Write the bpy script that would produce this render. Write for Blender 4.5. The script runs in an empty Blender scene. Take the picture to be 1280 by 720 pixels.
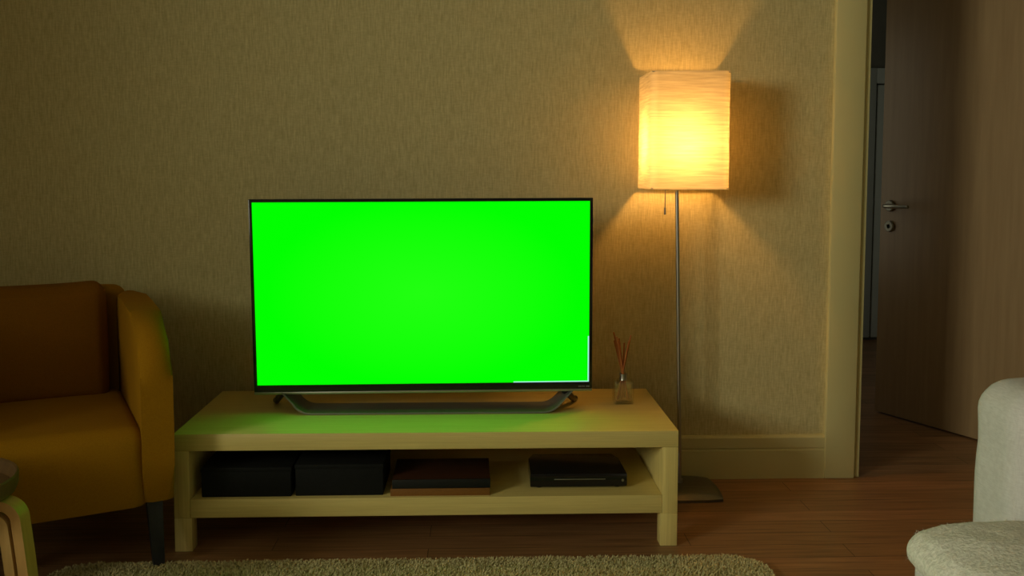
import bpy, bmesh, math, random
import numpy as np
from mathutils import Vector, Matrix, noise

random.seed(7)
rng = np.random.default_rng(7)
sc = bpy.context.scene
COL = sc.collection
PI = math.pi

# ------------------------------------------------------------------ materials
def lin(c):
    out = []
    for v in c:
        v = v / 255.0
        out.append(v / 12.92 if v <= 0.04045 else ((v + 0.055) / 1.055) ** 2.4)
    return tuple(out)

def mat(name, col, rough=0.6, metal=0.0, spec=0.5, coat=0.0):
    m = bpy.data.materials.new(name)
    m.use_nodes = True
    b = m.node_tree.nodes['Principled BSDF']
    b.inputs['Base Color'].default_value = (*col, 1)
    b.inputs['Roughness'].default_value = rough
    b.inputs['Metallic'].default_value = metal
    b.inputs['Specular IOR Level'].default_value = spec
    b.inputs['Coat Weight'].default_value = coat
    return m, m.node_tree, b

def nd(nt, kind, **kw):
    n = nt.nodes.new(kind)
    for k, v in kw.items():
        if k in n.inputs.keys():
            n.inputs[k].default_value = v
        else:
            setattr(n, k, v)
    return n

def coords(nt, scale=(1, 1, 1)):
    tc = nd(nt, 'ShaderNodeTexCoord')
    mp = nd(nt, 'ShaderNodeMapping')
    mp.inputs['Scale'].default_value = scale
    nt.links.new(tc.outputs['Object'], mp.inputs['Vector'])
    return mp.outputs['Vector']

def noisy(name, c0, c1, scale=(8, 8, 8), detail=4, rough=0.6, bump=0.0, metal=0.0, spec=0.5, lo=0.3, hi=0.7,
          scale2=None, mix2=0.5, bdist=0.002, sheen=0.0):
    """two-tone procedural surface: stretched noise (plus an optional second one) drives colour and bump"""
    m, nt, b = mat(name, c0, rough, metal, spec)
    v = coords(nt, scale)
    n = nd(nt, 'ShaderNodeTexNoise', Scale=1.0, Detail=detail, Roughness=0.6)
    nt.links.new(v, n.inputs['Vector'])
    fac = n.outputs['Fac']
    if scale2:
        v2 = coords(nt, scale2)
        n2 = nd(nt, 'ShaderNodeTexNoise', Scale=1.0, Detail=detail, Roughness=0.6)
        nt.links.new(v2, n2.inputs['Vector'])
        mx = nd(nt, 'ShaderNodeMix', data_type='FLOAT')
        mx.inputs[0].default_value = mix2
        nt.links.new(fac, mx.inputs[2]); nt.links.new(n2.outputs['Fac'], mx.inputs[3])
        fac = mx.outputs[0]
    r = nd(nt, 'ShaderNodeValToRGB')
    r.color_ramp.elements[0].position = lo; r.color_ramp.elements[1].position = hi
    r.color_ramp.elements[0].color = (*c0, 1); r.color_ramp.elements[1].color = (*c1, 1)
    nt.links.new(fac, r.inputs['Fac']); nt.links.new(r.outputs['Color'], b.inputs['Base Color'])
    if bump:
        bp = nd(nt, 'ShaderNodeBump', Strength=bump, Distance=bdist)
        nt.links.new(fac, bp.inputs['Height']); nt.links.new(bp.outputs['Normal'], b.inputs['Normal'])
    if sheen:
        b.inputs['Sheen Weight'].default_value = sheen
    return m

def emit(name, col, s):
    m = bpy.data.materials.new(name); m.use_nodes = True
    nt = m.node_tree; nt.nodes.clear()
    e = nd(nt, 'ShaderNodeEmission'); e.inputs['Color'].default_value = (*col, 1); e.inputs['Strength'].default_value = s
    o = nd(nt, 'ShaderNodeOutputMaterial'); nt.links.new(e.outputs[0], o.inputs['Surface'])
    return m

M = {}
M['wallpaper'] = noisy('wallpaper', (0.470, 0.400, 0.190), (0.715, 0.632, 0.335), (230, 230, 22), 3, 0.85, 0.35, spec=0.2,
                       scale2=(45, 45, 260), mix2=0.34, lo=0.32, hi=0.68, bdist=0.0015)
M['plain_wall'] = noisy('plain_wall', (0.20, 0.175, 0.12), (0.23, 0.20, 0.14), (6, 6, 6), 2, 0.9, spec=0.2)
M['hall_wall'] = noisy('hall_wall', (0.20, 0.20, 0.17), (0.24, 0.24, 0.20), (6, 6, 6), 2, 0.9, spec=0.2)
M['ceiling'] = noisy('ceiling_paint', (0.5, 0.48, 0.40), (0.54, 0.52, 0.44), (6, 6, 6), 2, 0.9, spec=0.2)
M['trim'] = noisy('cream_trim', (0.670, 0.600, 0.290), (0.700, 0.630, 0.310), (3, 3, 3), 2, 0.45, spec=0.4)
M['bench_wood'] = noisy('pale_oak_grain', (0.680, 0.545, 0.190), (0.810, 0.665, 0.245), (3, 160, 160), 4, 0.42, 0.08, spec=0.45,
                        scale2=(9, 420, 420), mix2=0.4, lo=0.35, hi=0.65, bdist=0.0006)
M['bench_end'] = noisy('pale_oak_upright', (0.680, 0.545, 0.190), (0.810, 0.665, 0.245), (160, 160, 3), 4, 0.42, 0.08, spec=0.45,
                       lo=0.35, hi=0.65, bdist=0.0006)
M['door_wood'] = noisy('door_veneer', (0.330, 0.215, 0.110), (0.400, 0.270, 0.140), (40, 40, 2.2), 4, 0.42, 0.05, spec=0.4)
M['grey_door'] = noisy('grey_paint', (0.60, 0.66, 0.62), (0.66, 0.72, 0.68), (4, 4, 4), 2, 0.5)
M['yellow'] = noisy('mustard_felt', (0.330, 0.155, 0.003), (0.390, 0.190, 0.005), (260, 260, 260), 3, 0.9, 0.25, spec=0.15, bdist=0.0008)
M['yellow_shaded'] = noisy('mustard_felt_shaded', (0.200, 0.080, 0.003), (0.240, 0.098, 0.004), (260, 260, 260), 3, 0.9, 0.25, spec=0.15, bdist=0.0008)  # same felt as the chair, darkened for the shade on the back cushion
M['leg_black'] = noisy('black_stained_leg', (0.012, 0.013, 0.018), (0.020, 0.021, 0.026), (60, 60, 8), 3, 0.45)
M['birch'] = noisy('bent_birch', (0.560, 0.360, 0.130), (0.680, 0.450, 0.180), (50, 50, 5), 4, 0.42, 0.05, spec=0.4)
M['birch_dark'] = noisy('bent_birch_outer', (0.500, 0.290, 0.095), (0.600, 0.360, 0.125), (50, 50, 5), 4, 0.42, 0.05, spec=0.4)  # darker, redder copy of the birch to offset the screen's green light
M['tray'] = noisy('brown_tray', (0.110, 0.060, 0.020), (0.145, 0.080, 0.028), (18, 90, 18), 3, 0.4)
M['white_fabric'] = noisy('off_white_slub', (0.52, 0.50, 0.49), (0.63, 0.61, 0.60), (500, 60, 60), 3, 0.95, 0.4, spec=0.1,
                          scale2=(60, 60, 500), lo=0.36, hi=0.64, bdist=0.001)
M['fleece'] = noisy('fleecy_wool', (0.62, 0.60, 0.53), (0.84, 0.82, 0.74), (130, 130, 130), 5, 1.0, 0.9, spec=0.05,
                    lo=0.34, hi=0.66, bdist=0.004)
M['rug'] = noisy('shag_wool', (0.56, 0.49, 0.25), (0.76, 0.69, 0.40), (70, 70, 70), 4, 1.0, 0.0, spec=0.05, scale2=(9, 9, 9), mix2=0.35)
M['black_plastic'] = noisy('black_plastic', (0.010, 0.010, 0.010), (0.014, 0.014, 0.014), (30, 30, 30), 2, 0.32)
M['black_gloss'] = noisy('black_gloss', (0.006, 0.006, 0.007), (0.008, 0.008, 0.009), (30, 30, 30), 2, 0.12)
M['box_black'] = noisy('black_box_paper', (0.005, 0.006, 0.006), (0.008, 0.009, 0.009), (120, 120, 120), 3, 0.8, spec=0.25)  # black lowered further to hold the shade inside the bench shelf
M['silver'] = noisy('satin_silver', (0.42, 0.43, 0.39), (0.47, 0.48, 0.44), (4, 200, 200), 2, 0.38, metal=1.0)
M['gunmetal'] = noisy('gunmetal', (0.19, 0.19, 0.17), (0.23, 0.23, 0.21), (4, 200, 200), 2, 0.45, metal=0.5)
M['nickel'] = noisy('brushed_nickel', (0.46, 0.44, 0.40), (0.52, 0.50, 0.46), (150, 150, 4), 3, 0.32, metal=1.0)
M['nickel_base'] = noisy('brushed_nickel_base', (0.20, 0.19, 0.17), (0.25, 0.24, 0.21), (6, 150, 150), 3, 0.42, metal=1.0)
M['brass_dark'] = noisy('handle_steel', (0.36, 0.35, 0.29), (0.42, 0.41, 0.34), (60, 60, 60), 2, 0.33, metal=0.7)
M['book_brown'] = noisy('book_cloth_brown', (0.200, 0.080, 0.008), (0.235, 0.095, 0.010), (200, 200, 200), 3, 0.7)
M['book_dark'] = noisy('book_spine_black', (0.008, 0.009, 0.008), (0.011, 0.012, 0.011), (200, 200, 200), 3, 0.6, spec=0.3)
M['book_cover'] = noisy('book_cover_rust', (0.045, 0.014, 0.004), (0.058, 0.018, 0.005), (200, 200, 200), 3, 0.7, spec=0.25)  # cloth, spine and cover darkened to carry the shade under the bench top
M['paper'] = noisy('book_pages', (0.55, 0.48, 0.32), (0.62, 0.55, 0.38), (20, 20, 900), 2, 0.9)
M['reed'] = noisy('reed', (0.360, 0.105, 0.018), (0.460, 0.150, 0.030), (90, 90, 10), 3, 0.8)
M['light_mark'] = noisy('pale_print', (0.22, 0.22, 0.20), (0.25, 0.25, 0.23), (10, 10, 10), 2, 0.5)

# floor: brown laminate boards running along the bench wall
m, nt, b = mat('laminate', (0.1, 0.05, 0.02), 0.38, 0, 0.4)
v = coords(nt, (1, 1, 1))
br = nd(nt, 'ShaderNodeTexBrick', Scale=1.0)
br.offset = 0.37; br.squash = 1.0
br.inputs['Color1'].default_value = (0.290, 0.155, 0.068, 1)
br.inputs['Color2'].default_value = (0.400, 0.205, 0.095, 1)
br.inputs['Mortar'].default_value = (0.05, 0.022, 0.01, 1)
br.inputs['Mortar Size'].default_value = 0.0012
br.inputs['Brick Width'].default_value = 1.25
br.inputs['Row Height'].default_value = 0.095
nt.links.new(v, br.inputs['Vector'])
g = nd(nt, 'ShaderNodeTexNoise', Scale=1.0, Detail=5.0)
nt.links.new(coords(nt, (4, 70, 1)), g.inputs['Vector'])
gr = nd(nt, 'ShaderNodeValToRGB')
gr.color_ramp.elements[0].position = 0.3; gr.color_ramp.elements[1].position = 0.7
gr.color_ramp.elements[0].color = (0.62, 0.60, 0.58, 1); gr.color_ramp.elements[1].color = (1.15, 1.15, 1.15, 1)
nt.links.new(g.outputs['Fac'], gr.inputs['Fac'])
mx = nd(nt, 'ShaderNodeMix', data_type='RGBA', blend_type='MULTIPLY')
mx.inputs[0].default_value = 1.0
nt.links.new(br.outputs['Color'], mx.inputs[6]); nt.links.new(gr.outputs['Color'], mx.inputs[7])
nt.links.new(mx.outputs[2], b.inputs['Base Color'])
M['floor'] = m

# paper lampshade: crinkled rice paper that lets the bulb's light through
m = bpy.data.materials.new('rice_paper'); m.use_nodes = True
nt = m.node_tree; nt.nodes.clear()
n = nd(nt, 'ShaderNodeTexNoise', Scale=1.0, Detail=5.0, Roughness=0.65)
nt.links.new(coords(nt, (7, 7, 150)), n.inputs['Vector'])
rp = nd(nt, 'ShaderNodeValToRGB')
rp.color_ramp.elements[0].position = 0.25; rp.color_ramp.elements[1].position = 0.7
rp.color_ramp.elements[0].color = (0.50, 0.44, 0.28, 1); rp.color_ramp.elements[1].color = (0.84, 0.78, 0.58, 1)
nt.links.new(n.outputs['Fac'], rp.inputs['Fac'])
bp = nd(nt, 'ShaderNodeBump', Strength=0.35, Distance=0.002)
nt.links.new(n.outputs['Fac'], bp.inputs['Height'])
tr = nd(nt, 'ShaderNodeBsdfTranslucent'); df = nd(nt, 'ShaderNodeBsdfDiffuse')
for q in (tr, df):
    nt.links.new(rp.outputs['Color'], q.inputs['Color']); nt.links.new(bp.outputs['Normal'], q.inputs['Normal'])
ms = nd(nt, 'ShaderNodeMixShader'); ms.inputs['Fac'].default_value = 0.60
nt.links.new(tr.outputs[0], ms.inputs[1]); nt.links.new(df.outputs[0], ms.inputs[2])
o = nd(nt, 'ShaderNodeOutputMaterial'); nt.links.new(ms.outputs[0], o.inputs['Surface'])
M['rice_paper'] = m

# glass
def clear(name, col):
    m = bpy.data.materials.new(name); m.use_nodes = True
    nt = m.node_tree; nt.nodes.clear()
    t = nd(nt, 'ShaderNodeBsdfTransparent'); t.inputs['Color'].default_value = (*col, 1)
    g = nd(nt, 'ShaderNodeBsdfGlossy', Roughness=0.04)
    x = nd(nt, 'ShaderNodeMixShader'); x.inputs[0].default_value = 0.17; o = nd(nt, 'ShaderNodeOutputMaterial')
    nt.links.new(t.outputs[0], x.inputs[1]); nt.links.new(g.outputs[0], x.inputs[2])
    nt.links.new(x.outputs[0], o.inputs['Surface'])
    return m
M['glass'] = clear('clear_glass', (0.975, 0.985, 0.965))
M['oil'] = clear('amber_oil', (0.97, 0.88, 0.72))

# TV picture: plain green, a touch paler in the middle
m = bpy.data.materials.new('green_picture'); m.use_nodes = True
nt = m.node_tree; nt.nodes.clear()
tc = nd(nt, 'ShaderNodeTexCoord')
mp = nd(nt, 'ShaderNodeMapping'); mp.inputs['Scale'].default_value = (2.0, 0.0, 3.3)
nt.links.new(tc.outputs['Object'], mp.inputs['Vector'])
gr = nd(nt, 'ShaderNodeTexGradient', gradient_type='SPHERICAL'); nt.links.new(mp.outputs['Vector'], gr.inputs['Vector'])
rp = nd(nt, 'ShaderNodeValToRGB')
rp.color_ramp.elements[0].color = (0.0008, 1, 0.0005, 1); rp.color_ramp.elements[1].color = (0.016, 1, 0.006, 1)
nt.links.new(gr.outputs['Fac'], rp.inputs['Fac'])
e = nd(nt, 'ShaderNodeEmission', Strength=1.0); nt.links.new(rp.outputs['Color'], e.inputs['Color'])
o = nd(nt, 'ShaderNodeOutputMaterial'); nt.links.new(e.outputs[0], o.inputs['Surface'])
M['green'] = m
M['edge_glow'] = emit('pale_backlight_edge', (0.40, 0.95, 0.75), 0.9)
M['bulb'] = emit('warm_bulb', (1.0, 0.465, 0.11), 345.0)

# ------------------------------------------------------------------ mesh helpers
def new():
    return bmesh.new()

def obj(name, bm, m, parent=None, smooth=True, angle=35, loc=None, rot=None):
    me = bpy.data.meshes.new(name)
    bmesh.ops.recalc_face_normals(bm, faces=bm.faces)
    bm.to_mesh(me); bm.free()
    o = bpy.data.objects.new(name, me)
    COL.objects.link(o)
    if m: me.materials.append(m)
    if smooth:
        me.polygons.foreach_set('use_smooth', [True] * len(me.polygons))
        try:
            me.set_sharp_from_angle(angle=math.radians(angle))
        except Exception:
            pass
    if parent: o.parent = parent
    if loc: o.location = loc
    if rot: o.rotation_euler = rot
    return o

def tag(o, label=None, cat=None, group=None, kind=None):
    if label: o['label'] = label
    if cat: o['category'] = cat
    if group: o['group'] = group
    if kind: o['kind'] = kind
    return o

def thing(name, label, cat, loc=(0, 0, 0), rz=0, group=None):
    o = bpy.data.objects.new(name, None); COL.objects.link(o)
    o.empty_display_size = 0.1
    o.location = loc; o.rotation_euler = (0, 0, rz)
    return tag(o, label, cat, group)

def box(bm, x0, x1, y0, y1, z0, z1, bev=0.0, seg=2):
    r = bmesh.ops.create_cube(bm, size=1.0)
    vs = r['verts']
    for v in vs:
        v.co = Vector(((x0 + x1) / 2 + v.co.x * (x1 - x0), (y0 + y1) / 2 + v.co.y * (y1 - y0), (z0 + z1) / 2 + v.co.z * (z1 - z0)))
    if bev > 0:
        es = list({e for v in vs for e in v.link_edges})
        bmesh.ops.bevel(bm, geom=es, offset=bev, segments=seg, profile=0.5, affect='EDGES')
    return bm

def soft_box(bm, sx, sy, sz, r, m=10, puff=(0, 0, 0), fn=None, c=(0, 0, 0)):
    """cushion: rounded box with domed faces"""
    hs = (sx / 2, sy / 2, sz / 2)
    def samples(h):
        i = h - r
        a = [i + r * math.tan(math.radians(k)) for k in (15, 30, 45)]
        core = list(np.linspace(-i, i, m)) if i > 1e-6 else [0.0]
        return [-q for q in reversed(a)] + core + a
    S = [samples(h) for h in hs]
    vs = {}
    def vert(p):
        k = tuple(round(q, 6) for q in p)
        if k in vs: return vs[k]
        C = [max(-(hs[i] - r), min(hs[i] - r, p[i])) for i in range(3)]
        n = Vector([p[i] - C[i] for i in range(3)])
        n.normalize()
        q = Vector(C) + n * r
        for i in range(3):
            j, l = [a for a in range(3) if a != i]
            if puff[i]:
                u = max(0, 1 - (p[j] / hs[j]) ** 2); w = max(0, 1 - (p[l] / hs[l]) ** 2)
                q[i] += puff[i] * (p[i] / hs[i]) * (u * w) ** 0.6
        if fn: q = fn(q)
        vs[k] = bm.verts.new(q + Vector(c))
        return vs[k]
    for ax in range(3):
        j, l = [a for a in range(3) if a != ax]
        for s in (-1, 1):
            for a in range(len(S[j]) - 1):
                for b_ in range(len(S[l]) - 1):
                    f = []
                    for (aa, bb) in ((a, b_), (a + 1, b_), (a + 1, b_ + 1), (a, b_ + 1)):
                        p = [0, 0, 0]; p[ax] = s * hs[ax]; p[j] = S[j][aa]; p[l] = S[l][bb]
                        f.append(vert(p))
                    try: bm.faces.new(f)
                    except ValueError: pass
    return bm

def tube(bm, pts, rad, seg=10, cap=True):
    pts = [Vector(p) for p in pts]
    rads = rad if isinstance(rad, (list, tuple)) else [rad] * len(pts)
    rings = []
    prev = None
    for i, p in enumerate(pts):
        t = (pts[min(i + 1, len(pts) - 1)] - pts[max(i - 1, 0)]).normalized()
        if prev is None:
            u = t.orthogonal().normalized()
        else:
            u = (prev - t * prev.dot(t)).normalized()
        prev = u
        w = t.cross(u)
        rings.append([bm.verts.new(p + (u * math.cos(2 * PI * k / seg) + w * math.sin(2 * PI * k / seg)) * rads[i]) for k in range(seg)])
    for a, b_ in zip(rings, rings[1:]):
        for k in range(seg):
            bm.faces.new((a[k], a[(k + 1) % seg], b_[(k + 1) % seg], b_[k]))
    if cap:
        bm.faces.new(list(reversed(rings[0]))); bm.faces.new(rings[-1])
    return bm

def lathe(bm, prof, seg=40, c=(0, 0, 0)):
    c = Vector(c)
    rings = []
    for r, z in prof:
        if r < 1e-6:
            rings.append([bm.verts.new(c + Vector((0, 0, z)))])
        else:
            rings.append([bm.verts.new(c + Vector((r * math.cos(2 * PI * k / seg), r * math.sin(2 * PI * k / seg), z))) for k in range(seg)])
    for a, b_ in zip(rings, rings[1:]):
        for k in range(seg):
            k2 = (k + 1) % seg
            if len(a) == 1 and len(b_) == 1: continue
            if len(a) == 1: bm.faces.new((a[0], b_[k2], b_[k]))
            elif len(b_) == 1: bm.faces.new((a[k], a[k2], b_[0]))
            else: bm.faces.new((a[k], a[k2], b_[k2], b_[k]))
    return bm

def prism(bm, poly, t, axis='x', bev=0.0, seg=3, off=0.0):
    """poly of 2-D points extruded by t, centred, along axis: x -> poly is (y,z); y -> (x,z); z -> (x,y)"""
    def P(a, b_, h):
        return {'x': (h, a, b_), 'y': (a, h, b_), 'z': (a, b_, h)}[axis]
    lo = [bm.verts.new(P(a, b_, off - t / 2)) for a, b_ in poly]
    hi = [bm.verts.new(P(a, b_, off + t / 2)) for a, b_ in poly]
    n = len(poly)
    f0 = bm.faces.new(list(reversed(lo))); f1 = bm.faces.new(hi)
    for i in range(n):
        bm.faces.new((lo[i], lo[(i + 1) % n], hi[(i + 1) % n], hi[i]))
    if bev > 0:
        es = list(f0.edges) + list(f1.edges)
        bmesh.ops.bevel(bm, geom=es, offset=bev, segments=seg, profile=0.5, affect='EDGES', clamp_overlap=True)
    return bm

def ribbon(bm, path, w, t, axis='y', off=0.0):
    """flat strip of thickness t and width w along axis, following a 2-D path"""
    path = [Vector((a, b_)) for a, b_ in path]
    up, dn = [], []
    for i, p in enumerate(path):
        d = (path[min(i + 1, len(path) - 1)] - path[max(i - 1, 0)]).normalized()
        nrm = Vector((-d.y, d.x))
        up.append(p + nrm * t / 2); dn.append(p - nrm * t / 2)
    return prism(bm, [tuple(p) for p in up] + [tuple(p) for p in reversed(dn)], w, axis, off=off)

def struct(o):
    o['kind'] = 'structure'
    return o

# ------------------------------------------------------------------ the room
WY = 0.627         # face of the papered wall
X0, X1, Y0, ZC = -3.6, 3.1, -4.8, 2.50
DX0, DX1, DH = 1.548, 2.372, 2.04    # doorway

bm = new(); box(bm, X0 - 0.15, 4.2, Y0 - 0.15, 3.6, -0.1, 0.0); struct(obj('floor', bm, M['floor'], smooth=False))
bm = new(); box(bm, X0 - 0.15, 4.2, Y0 - 0.15, 3.6, ZC, ZC + 0.1); struct(obj('ceiling', bm, M['ceiling'], smooth=False))
bm = new()
box(bm, X0, DX0, WY, WY + 0.145, 0, ZC); box(bm, DX1, X1, WY, WY + 0.145, 0, ZC); box(bm, DX0, DX1, WY, WY + 0.145, DH, ZC)
struct(obj('wall_back', bm, M['wallpaper'], smooth=False))
# left wall with the wide window the daylight comes through
WA0, WA1, WZ0, WZ1 = -4.55, -2.95, 1.30, 2.42
bm = new()
box(bm, X0 - 0.15, X0, Y0, WA0, 0, ZC); box(bm, X0 - 0.15, X0, WA1, WY + 0.145, 0, ZC)
box(bm, X0 - 0.15, X0, WA0, WA1, 0, WZ0); box(bm, X0 - 0.15, X0, WA0, WA1, WZ1, ZC)
struct(obj('wall_left', bm, M['plain_wall'], smooth=False))
bm = new(); box(bm, X1, X1 + 0.15, Y0, WY + 0.145, 0, ZC); struct(obj('wall_right', bm, M['plain_wall'], smooth=False))
bm = new(); box(bm, X0 - 0.15, X1 + 0.15, Y0 - 0.15, Y0, 0, ZC); struct(obj('wall_front', bm, M['plain_wall'], smooth=False))
win = bpy.data.objects.new('window_1', None); COL.objects.link(win); win.location = (X0 - 0.10, 0, 0); struct(win)
bm = new()
for a_, b_ in ((WA0, WA0 + 0.06), (WA1 - 0.06, WA1), ((WA0 + WA1) / 2 - 0.03, (WA0 + WA1) / 2 + 0.03)):
    box(bm, -0.03, 0.03, a_, b_, WZ0, WZ1, 0.004)
box(bm, -0.03, 0.03, WA0, WA1, WZ0, WZ0 + 0.06, 0.004); box(bm, -0.03, 0.03, WA0, WA1, WZ1 - 0.06, WZ1, 0.004)
obj('window_frame', bm, M['ceiling'], win)
bm = new(); box(bm, -0.004, 0.004, WA0 + 0.05, WA1 - 0.05, WZ0 + 0.05, WZ1 - 0.05); obj('window_pane', bm, M['glass'], win)

# hall beyond the doorway
bm = new(); box(bm, 0.9, 1.0, WY + 0.145, 3.6, 0, ZC); struct(obj('wall_hall_left', bm, M['hall_wall'], smooth=False))
bm = new(); box(bm, 4.1, 4.2, WY + 0.145, 3.6, 0, ZC); struct(obj('wall_hall_right', bm, M['hall_wall'], smooth=False))
bm = new(); box(bm, 1.0, 4.1, 3.45, 3.6, 0, ZC); struct(obj('wall_hall_end', bm, M['hall_wall'], smooth=False))
d2 = bpy.data.objects.new('door_2', None); COL.objects.link(d2); d2.location = (2.86, 3.45, 0); struct(d2)
bm = new()
box(bm, -0.44, -0.10, -0.03, -0.001, 0.02, 1.80, 0.004); box(bm, -0.10, 0.44, -0.03, -0.001, 1.70, 1.80, 0.004); box(bm, 0.34, 0.44, -0.03, -0.001, 0.02, 1.70, 0.004)
obj('door_frame', bm, M['grey_door'], d2)
bm = new(); box(bm, -0.09, 0.33, -0.02, -0.001, 0.02, 1.69, 0.003)
for a in (0.15, 0.92): box(bm, -0.03, 0.27, -0.027, -0.019, a, a + 0.65, 0.006)
obj('door_leaf', bm, M['grey_door'], d2)

# baseboard and door casing
prof = [(WY, 0.0), (WY - 0.016, 0.0), (WY - 0.016, 0.105), (WY - 0.0135, 0.108), (WY - 0.0135, 0.112), (WY - 0.016, 0.115), (WY - 0.016, 0.152), (WY - 0.011, 0.160), (WY, 0.160)]
bm = new(); prism(bm, prof, 1.418 - X0, 'x', off=(1.418 + X0) / 2); struct(obj('baseboard_back', bm, M['trim'], smooth=False))
bm = new(); prism(bm, prof, X1 - 2.50, 'x', off=(X1 + 2.50) / 2); struct(obj('baseboard_back_right', bm, M['trim'], smooth=False))
bm = new()
cy0 = WY - 0.022
for (a, b_) in ((1.418, 1.528), (2.392, 2.500)):
    box(bm, a, b_, cy0, WY + 0.001, 0, DH + 0.105, 0.004)
box(bm, 1.528, 2.392, cy0, WY + 0.001, DH + 0.012, DH + 0.105, 0.004)
struct(obj('trim_1', bm, M['trim']))
bm = new()
box(bm, 1.528, 1.552, WY - 0.006, WY + 0.146, 0, DH + 0.012, 0.002); box(bm, 2.370, 2.392, WY - 0.006, WY + 0.146, 0, DH + 0.012, 0.002)
box(bm, 1.552, 2.370, WY - 0.006, WY + 0.146, DH - 0.012, DH + 0.012, 0.002)
struct(obj('trim_2', bm, M['trim']))

# the open door, hinged on the hall side
hx, hy, fx, fy = 2.362, 0.785, 2.005, 1.554
L = math.hypot(fx - hx, fy - hy)
door = bpy.data.objects.new('door_1', None); COL.objects.link(door); struct(door)
door.location = (hx, hy, 0); door.rotation_euler = (0, 0, math.atan2(fy - hy, fx - hx))
# local +x runs hinge -> free edge; local +y is the face seen from the room
bm = new(); box(bm, 0.0, L, -0.04, 0.0, 0.008, DH - 0.02, 0.002); obj('door_leaf', bm, M['door_wood'], door)
hb = obj('door_handle', lathe(new(), [(0, 0), (0.026, 0), (0.026, 0.007), (0.022, 0.010), (0, 0.010)], 28), M['brass_dark'], door,
         loc=(L - 0.055, 0.0, 0.968), rot=(-PI / 2, 0, 0))
bm = new(); tube(bm, [(0, 0, 0.008), (0, 0, 0.030), (-0.004, 0, 0.042), (-0.016, 0, 0.050), (-0.07, 0, 0.051), (-0.140, 0, 0.050)], [0.010, 0.009, 0.0095, 0.0095, 0.009, 0.008], 14)
obj('lever', bm, M['brass_dark'], hb)
hb2 = obj('door_handle', lathe(new(), [(0, 0), (0.026, 0), (0.026, 0.007), (0.022, 0.010), (0, 0.010)], 28), M['brass_dark'], door,
         loc=(L - 0.055, -0.04, 0.968), rot=(PI / 2, 0, 0))
bm = new(); tube(bm, [(0, 0, 0.008), (0, 0, 0.030), (-0.004, 0, 0.042), (-0.016, 0, 0.050), (-0.07, 0, 0.051), (-0.140, 0, 0.050)], [0.010, 0.009, 0.0095, 0.0095, 0.009, 0.008], 14)
obj('lever', bm, M['brass_dark'], hb2)
kb = obj('keyhole_rose', lathe(new(), [(0.009, 0.0), (0.026, 0.0), (0.026, 0.006), (0.022, 0.009), (0.010, 0.009), (0.009, 0.004)], 28), M['brass_dark'], door,
         loc=(L - 0.055, 0.0, 0.875), rot=(-PI / 2, 0, 0))
bm = new(); lathe(bm, [(0, 0.001), (0.010, 0.001), (0.010, 0.003), (0, 0.003)], 20)
obj('keyhole', bm, M['black_plastic'], kb)

# ------------------------------------------------------------------ TV bench
bench = thing('tv_bench', 'long low pale oak bench with open shelf under the television', 'tv bench', (0, 0, 0))
bm = new(); box(bm, -0.745, 0.745, 0, 0.55, 0.302, 0.352, 0.0015); obj('top', bm, M['bench_wood'], bench)
bm = new(); box(bm, -0.698, 0.698, 0.002, 0.548, 0.101, 0.156, 0.0012); obj('shelf', bm, M['bench_wood'], bench)
for s in (-1, 1):
    bm = new(); box(bm, min(s * 0.745, s * 0.699), max(s * 0.745, s * 0.699), 0.0, 0.55, 0.101, 0.3015, 0.0015); obj('side_panel', bm, M['bench_end'], bench)
    for (y0, y1) in ((0.0, 0.05), (0.50, 0.55)):
        bm = new(); box(bm, min(s * 0.745, s * 0.694), max(s * 0.745, s * 0.694), y0, y1, 0.0, 0.1005, 0.0015); obj('leg', bm, M['bench_end'], bench)

# ------------------------------------------------------------------ television
TY = 0.275
tv = thing('television', 'flat widescreen television with a plain bright green screen on the bench', 'television', (-0.025, TY, 0.352))
zb, zt, hw = 0.058, 0.684, 0.542
LEAN = Matrix.Rotation(math.radians(-0.35), 4, 'Y') @ Matrix.Rotation(math.radians(2.0), 4, 'X')
def tvpart(name, bm, m, parent=None, **k):
    for v in bm.verts: v.co = LEAN @ v.co
    return obj(name, bm, m, parent or tv, **k)
def frame(bm, x, z0, z1, ix, iz0, iz1, y0, y1):
    box(bm, -x, -ix, y0, y1, z0, z1, 0.0015); box(bm, ix, x, y0, y1, z0, z1, 0.0015)
    box(bm, -ix, ix, y0, y1, z0, iz0); box(bm, -ix, ix, y0, y1, iz1, z1)
    return bm
sx, sz0, sz1 = 0.532, 0.088, 0.674
tvpart('bezel', frame(new(), hw, zb + 0.008, zt, sx, sz0, sz1, -0.012, 0.012), M['black_gloss'])
bm = new(); box(bm, -hw, hw, -0.014, 0.016, zb, zb + 0.0085, 0.002); tvpart('silver_strip', bm, M['silver'])
bm = new(); box(bm, -hw + 0.01, hw - 0.01, 0.011, 0.03, zb + 0.02, zt - 0.01, 0.004); box(bm, -0.40, 0.40, 0.028, 0.058, zb + 0.03, zb + 0.36, 0.012); tvpart('rear_housing', bm, M['black_plastic'])
bm = new(); box(bm, -sx, sx, -0.008, -0.004, sz0, sz1)
for v in bm.verts: v.co = LEAN @ v.co
cz = (sz0 + sz1) / 2
for v in bm.verts: v.co.z -= cz
scr = obj('screen', bm, M['green'], tv, smooth=False, loc=(0, 0, cz))
bm = new(); box(bm, 0.288, sx, -0.0095, -0.0082, sz0, sz0 + 0.003); box(bm, sx - 0.004, sx, -0.0095, -0.0082, sz0, sz0 + 0.150)
for v in bm.verts:
    v.co = LEAN @ v.co; v.co.z -= cz
obj('pale_edge', bm, M['edge_glow'], scr, smooth=False)
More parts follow.
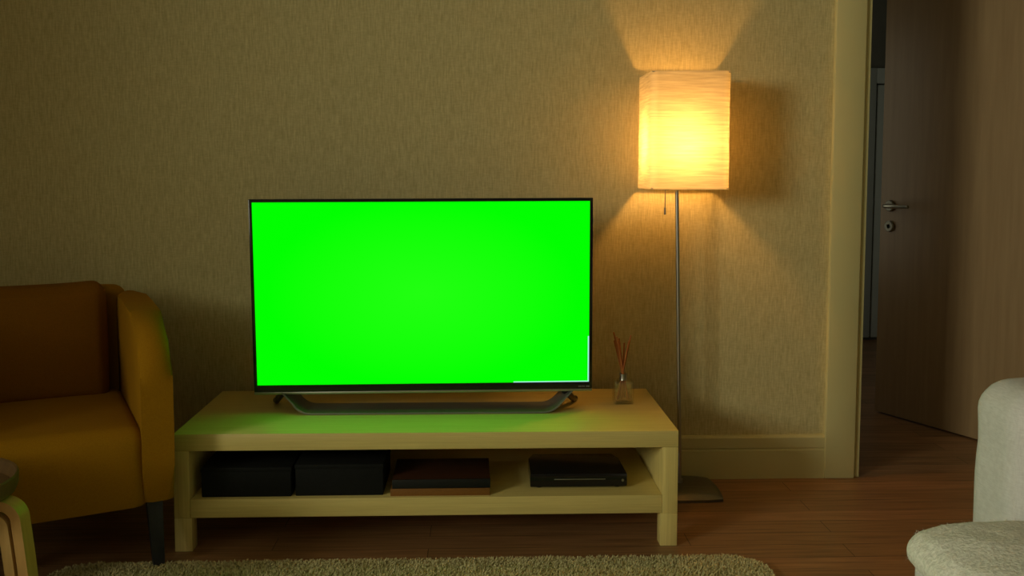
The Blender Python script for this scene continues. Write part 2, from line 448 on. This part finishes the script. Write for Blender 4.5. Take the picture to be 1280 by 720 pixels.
# worn, unreadable pale print at the lower right corner of the bezel
bm = new()
for i, (w, h) in enumerate(((0.004, 0.003), (0.003, 0.004), (0.0045, 0.003), (0.0015, 0.004), (0.005, 0.0035), (0.004, 0.0035))):
    x = 0.498 + i * 0.0062
    box(bm, x, x + w, -0.0128, -0.0118, 0.074 - h / 2, 0.074 + h / 2)
tvpart('printed_mark', bm, M['light_mark'], smooth=False)
# curved stand: a wide strip lying on the bench, both ends sweeping up to the panel
def arc(cx, cz_, r, a0, a1, n=8):
    return [(cx + r * math.cos(math.radians(a0 + (a1 - a0) * i / n)), cz_ + r * math.sin(math.radians(a0 + (a1 - a0) * i / n))) for i in range(n + 1)]
R_ = 0.085
right = arc(0.365, 0.004 + R_, R_, -90, -42, 10)
right += [(right[-1][0] + 0.038, right[-1][1] + 0.034)]
path = [(-a, b_) for a, b_ in reversed(right)] + right
path = [(a + 0.012, b_) for a, b_ in path]
bm = new(); ribbon(bm, path, 0.13, 0.005, 'y', off=0.001)
for v in bm.verts:      # the ends lean back towards the panel as they rise
    v.co.y += max(0.0, v.co.z - 0.008) * 0.75
    v.co.z = min(v.co.z, zb + 0.004)
obj('stand', bm, M['gunmetal'], tv)
for s in (-1, 1):
    bm = new(); tube(bm, [(s * 0.455, 0.012, 0.058), (s * 0.478, 0.045, 0.030), (s * 0.492, 0.085, 0.010), (s * 0.500, 0.105, 0.009)], [0.012, 0.011, 0.009, 0.009], 10)
    obj('rear_foot', bm, M['black_plastic'], tv)

# ------------------------------------------------------------------ things on the shelf
SZ = 0.156
def storage_box(x0, x1, y0, y1, h, label, tilt=0):
    t = thing('storage_box', label, 'box', ((x0 + x1) / 2, (y0 + y1) / 2, SZ), tilt, 'black boxes on the bench shelf')
    hx_, hy_ = (x1 - x0) / 2, (y1 - y0) / 2
    bm = new(); box(bm, -hx_ + 0.002, hx_ - 0.002, -hy_ + 0.002, hy_ - 0.002, 0, h - 0.001, 0.003); obj('body', bm, M['box_black'], t)
    bm = new(); box(bm, -hx_, hx_, -hy_, hy_, h - 0.012, h + 0.002, 0.003); obj('lid', bm, M['box_black'], t)
storage_box(-0.672, -0.405, 0.018, 0.26, 0.088, 'black box at the left end of the shelf, next to its left side panel')
storage_box(-0.397, -0.133, 0.022, 0.27, 0.094, 'black box on the shelf between the left end box and the books')

def book(z, w, d, h, cover, spine, label, x, y, rz=0):
    t = thing('book', label, 'book', (x, y, z), rz, 'books lying on the bench shelf')
    bm = new(); box(bm, -w / 2, w / 2, -d / 2, d / 2, 0, 0.003, 0.0008); box(bm, -w / 2, w / 2, -d / 2, d / 2, h - 0.003, h, 0.0008); obj('cover', bm, cover, t)
    bm = new(); box(bm, -w / 2, w / 2, -d / 2 - 0.0015, -d / 2 + 0.004, 0, h, 0.001); obj('spine', bm, spine, t)
    bm = new(); box(bm, -w / 2 + 0.004, w / 2 - 0.004, -d / 2 + 0.0045, d / 2 - 0.004, 0.0032, h - 0.0032); obj('pages', bm, M['paper'], t, smooth=False)
book(SZ, 0.296, 0.215, 0.022, M['book_brown'], M['book_brown'], 'large brown book with brown spine lying flat on the shelf, lower of the two', 0.035, 0.124)
book(SZ + 0.0222, 0.292, 0.205, 0.027, M['book_cover'], M['book_dark'], 'black-spined book with rust cover lying on top of the brown book', 0.037, 0.121, 0.012)

dv = thing('disc_player', 'slim glossy black disc player at the right end of the shelf', 'disc player', (0.455, 0.17, SZ))
bm = new(); prism(bm, [(-0.148, -0.10), (0.148, -0.10), (0.146, 0.06), (0.130, 0.105), (-0.130, 0.105), (-0.146, 0.06)], 0.042, 'z', 0.004, 2, off=0.025); obj('body', bm, M['black_gloss'], dv)
bm = new(); box(bm, -0.075, 0.082, -0.1015, -0.0995, 0.027, 0.0295, 0.0004); obj('silver_line', bm, M['silver'], dv)
bm = new(); lathe(bm, [(0, 0), (0.004, 0), (0.004, 0.0015), (0, 0.002)], 14); obj('button', bm, M['silver'], dv, loc=(0.135, -0.1, 0.024), rot=(PI / 2, 0, 0))
for ax in (-0.12, 0.12):
    for ay in (-0.08, 0.08):
        bm = new(); lathe(bm, [(0, 0), (0.010, 0), (0.010, 0.0045), (0, 0.0045)], 14); obj('rubber_foot', bm, M['black_plastic'], dv, loc=(ax, ay, 0))

# ------------------------------------------------------------------ reed diffuser
rd = thing('reed_diffuser', 'square glass reed diffuser with brown reeds on the bench beside the television', 'reed diffuser', (0.632, 0.352, 0.352))
def shell_box(bm, h, w, t, z0, z1):
    return box(bm, -w, w, -w, w, z0, z1, 0.005, 3)
bm = new(); box(bm, -0.032, 0.032, -0.032, 0.032, 0, 0.076, 0.004, 2)
inner = new(); box(inner, -0.027, 0.027, -0.027, 0.027, 0.008, 0.070, 0.003, 2)
bmesh.ops.recalc_face_normals(bm, faces=bm.faces); bmesh.ops.recalc_face_normals(inner, faces=inner.faces)
me_i = bpy.data.meshes.new('tmp'); bmesh.ops.reverse_faces(inner, faces=inner.faces); inner.to_mesh(me_i); inner.free()
bm.from_mesh(me_i); bpy.data.meshes.remove(me_i)
me = bpy.data.meshes.new('jar'); bm.to_mesh(me); bm.free(); me.materials.append(M['glass'])
jar = bpy.data.objects.new('jar', me); COL.objects.link(jar); jar.parent = rd
bm = new(); box(bm, -0.0265, 0.0265, -0.0265, 0.0265, 0.0085, 0.030, 0.002); obj('oil', bm, M['oil'], rd)
bm = new(); lathe(bm, [(0.009, 0.0765), (0.013, 0.0765), (0.012, 0.081), (0.012, 0.092), (0.0135, 0.093), (0.0135, 0.097), (0.009, 0.097), (0.009, 0.0765)], 24); obj('neck', bm, M['nickel'], rd)
for (bx, by, tx, ty_, h) in ((0.018, 0.006, -0.030, 0.004, 0.218), (0.014, -0.010, -0.022, -0.01, 0.205), (0.006, 0.012, -0.012, 0.012, 0.196),
                             (-0.016, 0.004, 0.022, 0.0, 0.208), (-0.020, -0.006, 0.014, -0.012, 0.190), (-0.010, 0.014, 0.005, 0.015, 0.180), (-0.006, -0.012, -0.026, 0.016, 0.188)):
    z0 = 0.012; f = 0.0
    zn = 0.09
    # each reed pivots in the neck: from the jar's floor through the neck to its free end
    px_, py_ = 0.0 + bx * 0.18, by * 0.18
    bm = new(); tube(bm, [(bx, by, z0), (px_, py_, zn), (tx * 1.1, ty_ * 1.1, h + 0.018)], 0.0028, 6); obj('reed', bm, M['reed'], rd)

# ------------------------------------------------------------------ floor lamp
lamp = thing('floor_lamp', 'tall steel floor lamp with a glowing square paper shade right of the television', 'floor lamp', (0.870, 0.486, 0))
def dome_base(bm):
    n = 14; h = 0.123; vs = []
    top = {}
    for i in range(n + 1):
        for j in range(n + 1):
            x = -h + 2 * h * i / n; y = -h + 2 * h * j / n
            z = 0.010 + 0.022 * max(0, 1 - (x / h) ** 2) ** 0.5 * max(0, 1 - (y / h) ** 2) ** 0.5
            u_, w_ = x / h, y / h     # rounded corners
            x *= math.sqrt(1 - 0.16 * w_ * w_ * abs(u_)); y *= math.sqrt(1 - 0.16 * u_ * u_ * abs(w_))
            top[i, j] = bm.verts.new((x, y, z))
    for i in range(n):
        for j in range(n):
            bm.faces.new((top[i, j], top[i + 1, j], top[i + 1, j + 1], top[i, j + 1]))
    ring = [top[i, 0] for i in range(n)] + [top[n, j] for j in range(n)] + [top[i, n] for i in range(n, 0, -1)] + [top[0, j] for j in range(n, 0, -1)]
    low = [bm.verts.new((v.co.x, v.co.y, 0.0)) for v in ring]
    k = len(ring)
    for i in range(k):
        bm.faces.new((low[i], low[(i + 1) % k], ring[(i + 1) % k], ring[i]))
    bm.faces.new(list(reversed(low)))
    return bm
obj('base', dome_base(new()), M['nickel_base'], lamp)
# the pole leans a little to the left
PX = lambda z: -0.012 - 0.026 * (z / 1.05)
bm = new(); tube(bm, [(PX(0.02), 0, 0.024), (PX(0.6), 0, 0.6), (PX(1.13), 0, 1.13)], 0.0065, 16); tube(bm, [(PX(0.02), 0, 0.020), (PX(0.045), 0, 0.045)], 0.011, 16)
obj('pole', bm, M['nickel'], lamp)
bxc = PX(1.2)
bm = new(); lathe(bm, [(0, 1.120), (0.019, 1.120), (0.021, 1.126), (0.021, 1.168), (0.018, 1.172), (0, 1.172)], 24, (bxc, 0, 0)); obj('socket', bm, M['nickel'], lamp)
bm = new(); lathe(bm, [(0.0, 1.1722), (0.012, 1.1722), (0.013, 1.188), (0.019, 1.206), (0.021, 1.219), (0.019, 1.232), (0.011, 1.242), (0, 1.245)], 20, (bxc, 0, 0)); obj('bulb', bm, M['bulb'], lamp)
# paper shade: open above and below, gently crumpled, bagging a little between its wire frames
SX, SYH, ZS0, ZS1 = 0.132, 0.128, 1.062, 1.452
def shade_mesh(bm):
    n, k = 18, 30
    cx, cyy = bxc + 0.020, 0.0
    outline = []
    rr = 0.012
    def side(p, q, ns):
        return [(p[0] + (q[0] - p[0]) * i / ns, p[1] + (q[1] - p[1]) * i / ns) for i in range(ns)]
    c = [(-SX, -SYH), (SX, -SYH), (SX, SYH), (-SX, SYH)]
    for a in range(4):
        p, q = c[a], c[(a + 1) % 4]
        d = Vector((q[0] - p[0], q[1] - p[1])).normalized()
        p2 = (p[0] + d.x * rr, p[1] + d.y * rr); q2 = (q[0] - d.x * rr, q[1] - d.y * rr)
        outline += side(p2, q2, n) + [q2]
    rows = []
    for j in range(k + 1):
        t = j / k
        row = []
        for (x, y) in outline:
            z = ZS0 + (ZS1 - ZS0) * t
            bag = 1 - 0.010 * math.sin(PI * t) + 0.004 * noise.noise(Vector((x * 9, y * 9, z * 7)))
            dv_ = noise.noise(Vector((x * 14 + 3, y * 14, z * 60))) * 0.0016
            if t in (0.0, 1.0):
                z += 0.004 * noise.noise(Vector((x * 11, y * 11, z)))
            row.append(bm.verts.new((cx + x * bag + dv_, cyy + y * bag + dv_, z)))
        rows.append(row)
    N = len(outline)
    for a, b_ in zip(rows, rows[1:]):
        for i in range(N):
            bm.faces.new((a[i], a[(i + 1) % N], b_[(i + 1) % N], b_[i]))
    return bm
shade = obj('lamp_shade', shade_mesh(new()), M['rice_paper'], lamp, angle=60)
for z in (ZS0 + 0.004, ZS1 - 0.004):
    bm = new(); cx = bxc + 0.020
    c = [(cx - SX + 0.004, -SYH + 0.004, z), (cx + SX - 0.004, -SYH + 0.004, z), (cx + SX - 0.004, SYH - 0.004, z), (cx - SX + 0.004, SYH - 0.004, z)]
    for a in range(4): tube(bm, [c[a], c[(a + 1) % 4]], 0.0015, 6)
    tube(bm, [c[0], c[2]], 0.0015, 6) if z < 1.2 else None
    obj('wire_frame', bm, M['nickel'], shade)
for (ax, ay) in ((-1, -1), (1, -1), (1, 1), (-1, 1)):
    pass
bm = new(); cx = bxc + 0.020
for (ax, ay) in ((-1, -1), (1, 1)):
    tube(bm, [(bxc, 0, 1.124), (bxc + ax * 0.03, ay * 0.02, 1.10), (cx + ax * (SX - 0.006), ay * (SYH - 0.006), ZS0 + 0.006)], 0.0016, 6)
obj('shade_holder', bm, M['nickel'], lamp)
bm = new(); tube(bm, [(bxc - 0.019, -0.004, 1.140), (bxc - 0.036, -0.006, 1.135), (bxc - 0.038, -0.006, 1.10), (bxc - 0.038, -0.006, 0.995)], 0.0019, 6); tube(bm, [(bxc - 0.038, -0.006, 0.998), (bxc - 0.038, -0.006, 0.974)], 0.0038, 8)
obj('pull_cord', bm, M['gunmetal'], lamp)

# ------------------------------------------------------------------ yellow armchair
TH = math.radians(26)
ch = thing('armchair', 'mustard yellow armchair with black legs left of the bench', 'armchair', (-1.197, 0.055, 0), TH)
# arm slab in side view (y, z): vertical front, sweeping up to the back
armp = [(-0.358, 0.135), (-0.362, 0.30), (-0.364, 0.42), (-0.362, 0.55), (-0.350, 0.615), (-0.315, 0.662), (-0.25, 0.692), (-0.15, 0.705), (0.03, 0.713), (0.18, 0.717), (0.28, 0.720), (0.318, 0.705), (0.325, 0.62), (0.315, 0.135)]
for s in (-1, 1):
    bm = new(); prism(bm, armp, 0.086, 'x', 0.040, 6)
    bmesh.ops.subdivide_edges(bm, edges=[e for e in bm.edges if e.calc_length() > 0.12], cuts=3, use_grid_fill=True)
    for v in bm.verts:      # arms splay outwards towards the front and the top
        f = (0.33 - v.co.y) / 0.69
        v.co.z = max(v.co.z, 0.197)
        v.co.x = s * (v.co.x + 0.330 - 0.002 * f) + s * 0.0 * v.co.z
    obj('arm', bm, M['yellow'], ch, angle=50)
bm = new()
def lean(q):
    q = q.copy(); q.y += (q.z + 0.27) * 0.12; q.y -= 0.05 * (abs(q.x) / 0.3) ** 4
    return q
soft_box(bm, 0.64, 0.085, 0.54, 0.036, 12, (0, 0.0, 0), lean, (0, 0.285, 0.470)); obj('backrest', bm, M['yellow'], ch, angle=60)
bm = new()
def seatfn(q):
    q = q.copy(); q.z = max(q.z, -0.095); return q
soft_box(bm, 0.600, 0.60, 0.250, 0.042, 12, (0, 0.006, 0.012), seatfn, (0, -0.062, 0.284)); obj('seat', bm, M['yellow'], ch, angle=60)
bm = new()
def cushfn(q):
    q = q.copy(); q.y += (q.z + 0.19) * 0.20; q.z += 0.012 * (abs(q.x) / 0.26) ** 3 * (q.z / 0.19)
    return q
soft_box(bm, 0.525, 0.125, 0.355, 0.040, 12, (0.004, 0.022, 0.004), cushfn, (-0.012, 0.165, 0.575)); obj('back_cushion', bm, M['yellow_shaded'], ch, angle=60)
for (x, y, sx_, sy_) in ((0.318, -0.315, 1, -1), (-0.318, -0.315, -1, -1), (0.255, 0.275, 1, 1), (-0.255, 0.275, -1, 1)):
    bm = new()
    box(bm, -0.022, 0.022, -0.022, 0.022, 0.0, 0.205, 0.003)
    zf = 0.009 if (x > 0 and y < 0) else 0.0     # this foot stands on the rug's edge
    for v in bm.verts:
        k = 1 - v.co.z / 0.205
        v.co.x *= 1 - 0.30 * k; v.co.y *= 1 - 0.30 * k
        v.co.z = zf + v.co.z * (0.205 - zf) / 0.205
        v.co.x += sx_ * 0.006 * k; v.co.y += sy_ * (0.026 if y < 0 else 0.012) * k
        v.co.x += x; v.co.y += y
    obj('leg', bm, M['leg_black'], ch)

# ------------------------------------------------------------------ bentwood tray table at the left edge
st = thing('tray_table', 'round brown tray table on bentwood legs in front of the yellow armchair', 'side table', (-1.118, -0.600, -0.0))
bm = new(); lathe(bm, [(0, 0.3770), (0.176, 0.3770), (0.184, 0.3810), (0.184, 0.3845), (0, 0.3845)], 64); obj('tray', bm, M['tray'], st)
bm = new(); lathe(bm, [(0.1845, 0.3770), (0.192, 0.3770), (0.197, 0.3910), (0.198, 0.4150), (0.1945, 0.4180), (0.191, 0.4150), (0.1845, 0.3890), (0.1845, 0.3770)], 64); obj('rim', bm, M['tray'], st)
def bent_leg(ang, zf):
    for k, (ro, rb) in enumerate(((0.190, 0.022), (0.219, 0.040))):
        zt_ = 0.332 + k * 0.0315
        # horizontal run under the tray, bend, then down with a slight outward bow
        p = [(0.06, zt_), (ro - rb, zt_)] + [(ro - rb + rb * math.sin(a), zt_ - rb + rb * math.cos(a)) for a in [math.radians(q) for q in range(10, 91, 10)]]
        for q in range(1, 9):
            t = q / 8.0
            p.append((ro + 0.010 * math.sin(t * 2.2) + 0.012 * t, (zt_ - rb) * (1 - t) + zf * t))
        bm = new(); ribbon(bm, p, 0.046, 0.022, 'y')
        yield bm
for a in (0, 90, 180, 270):
    strips = list(bent_leg(a, 0.009 if a == 0 else 0.0))   # the right-hand leg stands on the rug
    lg = obj('leg', strips[0], M['birch'], st, rot=(0, 0, math.radians(a)))
    obj('outer_strip', strips[1], M['birch_dark'], lg)

# ------------------------------------------------------------------ white sofa at the right edge
so = thing('sofa', 'off-white fabric sofa with fleecy seat standing in front of the open doorway', 'sofa', (0, 0, 0))
def wob(amp, sc_, sh=0):
    def f(q):
        q = q.copy(); n_ = noise.noise_vector(q * sc_ + Vector((sh, 0, 0)))
        return q + n_ * amp
    return f
SY1 = -1.035     # camera-side face of the far arm
def arm_fn(q):
    q = q.copy()
    n_ = noise.noise_vector(Vector((q.x * 6, q.y * 5, q.z * 5 + 4)))
    q += n_ * 0.004
    q.z += 0.03 * (q.x + 0.3) if q.z > 0.1 else 0
    # the slipcover is pinched a hand below the top of the arm
    q.x += 0.004 * math.exp(-((q.z - 0.19) / 0.04) ** 2) if q.x < -0.25 else 0
    return q
for yc in (SY1 + 0.105, -2.62):
    bm = new(); soft_box(bm, 0.80, 0.21, 0.63, 0.062, 16, (0.0, 0.012, 0.006), arm_fn, (1.574, yc, 0.386)); obj('arm', bm, M['white_fabric'], so, angle=70)
bm = new(); soft_box(bm, 0.80, 1.46, 0.345, 0.03, 10, (0.0, 0.0, 0), wob(0.004, 5), (1.362, -1.774, 0.243)); obj('base', bm, M['white_fabric'], so, angle=70)
bm = new(); soft_box(bm, 0.20, 1.80, 0.78, 0.07, 12, (0.015, 0.0, 0.01), wob(0.006, 4), (1.89, -1.774, 0.45)); obj('backrest', bm, M['white_fabric'], so, angle=70)
for (x, y) in ((1.09, -0.96), (1.09, -2.55), (1.89, -0.96), (1.89, -2.55)):
    bm = new(); lathe(bm, [(0, 0), (0.020, 0), (0.027, 0.09), (0, 0.09)], 18); obj('foot', bm, M['leg_black'], so, loc=(x + (0.16 if x < 1.5 else 0), y, 0))
def add_fibres(bm, pts_n, n, ln, w, droop):
    for _ in range(n):
        p, nr = random.choice(pts_n)
        p = p + Vector((random.uniform(-.004, .004), random.uniform(-.004, .004), -.001))
        d = (nr + Vector((random.gauss(0, .7), random.gauss(0, .7), random.gauss(0, .5)))).normalized()
        l_ = ln * random.uniform(0.4, 1.5)
        s_ = d.orthogonal().normalized() * w
        a = bm.verts.new(p - s_); b_ = bm.verts.new(p + s_)
        mid = p + d * l_ * 0.55; e_ = p + d * l_ + Vector((0, 0, -droop * l_))
        c_ = bm.verts.new(mid - s_ * .7); d_ = bm.verts.new(mid + s_ * .7); t_ = bm.verts.new(e_)
        bm.faces.new((a, b_, d_, c_)); bm.faces.new((c_, d_, t_))
def seat_fn(q):
    q = q.copy()
    n_ = noise.noise_vector(q * 7) * 0.008 + noise.noise_vector(q * 22) * 0.004
    q += n_
    if q.x < 0: q.z -= 0.020 * (max(0, (-q.x - 0.27) / 0.13)) ** 2
    return q
bm = new(); soft_box(bm, 0.80, 0.70, 0.066, 0.032, 44, (0.006, 0.0, 0.014), seat_fn, (1.341, -1.402, 0.442))
bm.normal_update()
pn = [(v.co.copy(), v.normal.copy()) for v in bm.verts if (v.normal.z > 0.1 or v.normal.x < -0.3) and v.co.x < 1.6]
add_fibres(bm, pn, 7000, 0.0075, 0.0004, 0.3)
tag(obj('seat_cushion', bm, M['fleece'], so, angle=80), 'fleecy seat cushion with loose fibres')
bm = new(); soft_box(bm, 0.80, 0.74, 0.066, 0.032, 16, (0.006, 0.0, 0.014), seat_fn, (1.341, -2.130, 0.442)); tag(obj('seat_cushion', bm, M['fleece'], so, angle=80), 'fleecy seat cushion with loose fibres')

# ------------------------------------------------------------------ rug
rug_c, rw, rl, rc = (-0.035, -0.105), 1.0, 1.75, 0.11
def in_rug(x, y):
    """x from the rug's centre, y from its back edge (0 .. -rl), corners rounded"""
    if abs(x) > rw or y > 0 or y < -rl: return False
    ax = abs(x) - (rw - rc)
    for ye in (y - (-rc), -(y + rl - rc)):
        if ax > 0 and ye > 0 and ax * ax + ye * ye > rc * rc: return False
    return True
bm = new()
poly = []
for cx, cyy, a0 in ((rw - rc, -rc, 0), (-rw + rc, -rc, 90), (-rw + rc, -rl + rc, 180), (rw - rc, -rl + rc, 270)):
    for k in range(9):
        a = math.radians(a0 + k * 11.25); poly.append((cx + rc * math.cos(a), cyy + rc * math.sin(a)))
prism(bm, poly, 0.008, 'z', 0.002, 2, off=0.0042)
rug = obj('rug', bm, M['rug'], None, loc=(rug_c[0], rug_c[1], 0))
tag(rug, 'beige shaggy rug lying on the floor in front of the bench', 'rug')
# shag pile, thickest where the rug is seen
N = 170000
xs = rng.uniform(-rw, rw, N); ys = -rng.beta(1.0, 2.2, N) * rl
V, F = [], []
for x, y in zip(xs, ys):
    if not in_rug(x, y): continue
    big = noise.noise(Vector((x * 14, y * 14, 1.0)))
    a = random.uniform(0, 2 * PI)
    l_ = random.uniform(0.008, 0.013) + 0.002 * big
    dx, dy = math.cos(a) * 0.005 + 0.002 * big, math.sin(a) * 0.005
    wx, wy = -math.sin(a) * 0.0017, math.cos(a) * 0.0017
    i = len(V)
    V += [(x - wx, y - wy, 0.006), (x + wx, y + wy, 0.006), (x + dx * .6 + wx, y + dy * .6 + wy, 0.006 + l_ * .7), (x + dx * .6 - wx, y + dy * .6 - wy, 0.006 + l_ * .7), (x + dx * 1.5, y + dy * 1.5, 0.006 + l_)]
    F += [(i, i + 1, i + 2, i + 3), (i + 3, i + 2, i + 4)]
me = bpy.data.meshes.new('pile'); me.from_pydata(V, [], F); me.materials.append(M['rug'])
pile = bpy.data.objects.new('pile', me); COL.objects.link(pile); pile.parent = rug; pile['kind'] = 'stuff'

# ------------------------------------------------------------------ light
def area(name, loc, rot, sx_, sy_, col, w):
    l_ = bpy.data.lights.new(name, 'AREA'); l_.shape = 'RECTANGLE'; l_.size = sx_; l_.size_y = sy_; l_.color = col; l_.energy = w
    o_ = bpy.data.objects.new(name, l_); COL.objects.link(o_); o_.location = loc; o_.rotation_euler = rot
    return o_
wl = area('window_daylight', (X0 - 0.04, (WA0 + WA1) / 2, (WZ0 + WZ1) / 2), (0, -PI / 2, 0), WZ1 - WZ0 - 0.1, WA1 - WA0 - 0.1, (1.0, 0.98, 0.74), 95.0)
w = bpy.data.worlds.new('evening_sky'); sc.world = w; w.use_nodes = True
wl.data.spread = math.radians(123)      # added cut-off: spread narrowed so the far left of the wall stays dark
area('hall_fill', (1.03, 2.3, 1.3), (0, -PI / 2, 0), 1.6, 0.8, (1.0, 0.95, 0.72), 2.6)  # added fill with no opening behind it, brightens the open door and hall
bg = w.node_tree.nodes['Background']; bg.inputs['Color'].default_value = (0.55, 0.65, 0.6, 1); bg.inputs['Strength'].default_value = 0.15

# ------------------------------------------------------------------ camera
cam = bpy.data.cameras.new('camera'); co = bpy.data.objects.new('camera', cam); COL.objects.link(co)
f, px, py, pz, yaw, pitch, roll, shv = 1186.9, 0.1454, -2.760, 1.1229, 0.03670, 0.07237, 0.00243, -60.37
fwd = Vector((math.sin(yaw) * math.cos(pitch), math.cos(yaw) * math.cos(pitch), -math.sin(pitch)))
rgt = Vector((math.cos(yaw), -math.sin(yaw), 0)); up = rgt.cross(fwd)
r2 = rgt * math.cos(roll) + up * math.sin(roll); u2 = -rgt * math.sin(roll) + up * math.cos(roll)
mw = Matrix((r2, u2, -fwd)).transposed().to_4x4(); mw.translation = (px, py, pz)
co.matrix_world = mw
cam.sensor_width = 36.0; cam.lens = f * 36.0 / 1280.0; cam.shift_y = shv / 1280.0
cam.clip_start = 0.02
sc.camera = co

vs_ = sc.view_settings
sc.display_settings.display_device = 'sRGB'
vs_.view_transform = 'Standard'; vs_.look = 'None'; vs_.exposure = 0.0; vs_.gamma = 1.0; vs_.use_curve_mapping = False
sc.cycles.use_denoising = True
sc.cycles.max_bounces = 8; sc.cycles.diffuse_bounces = 5; sc.cycles.transmission_bounces = 8; sc.cycles.transparent_max_bounces = 8
sc.cycles.sample_clamp_indirect = 4.0
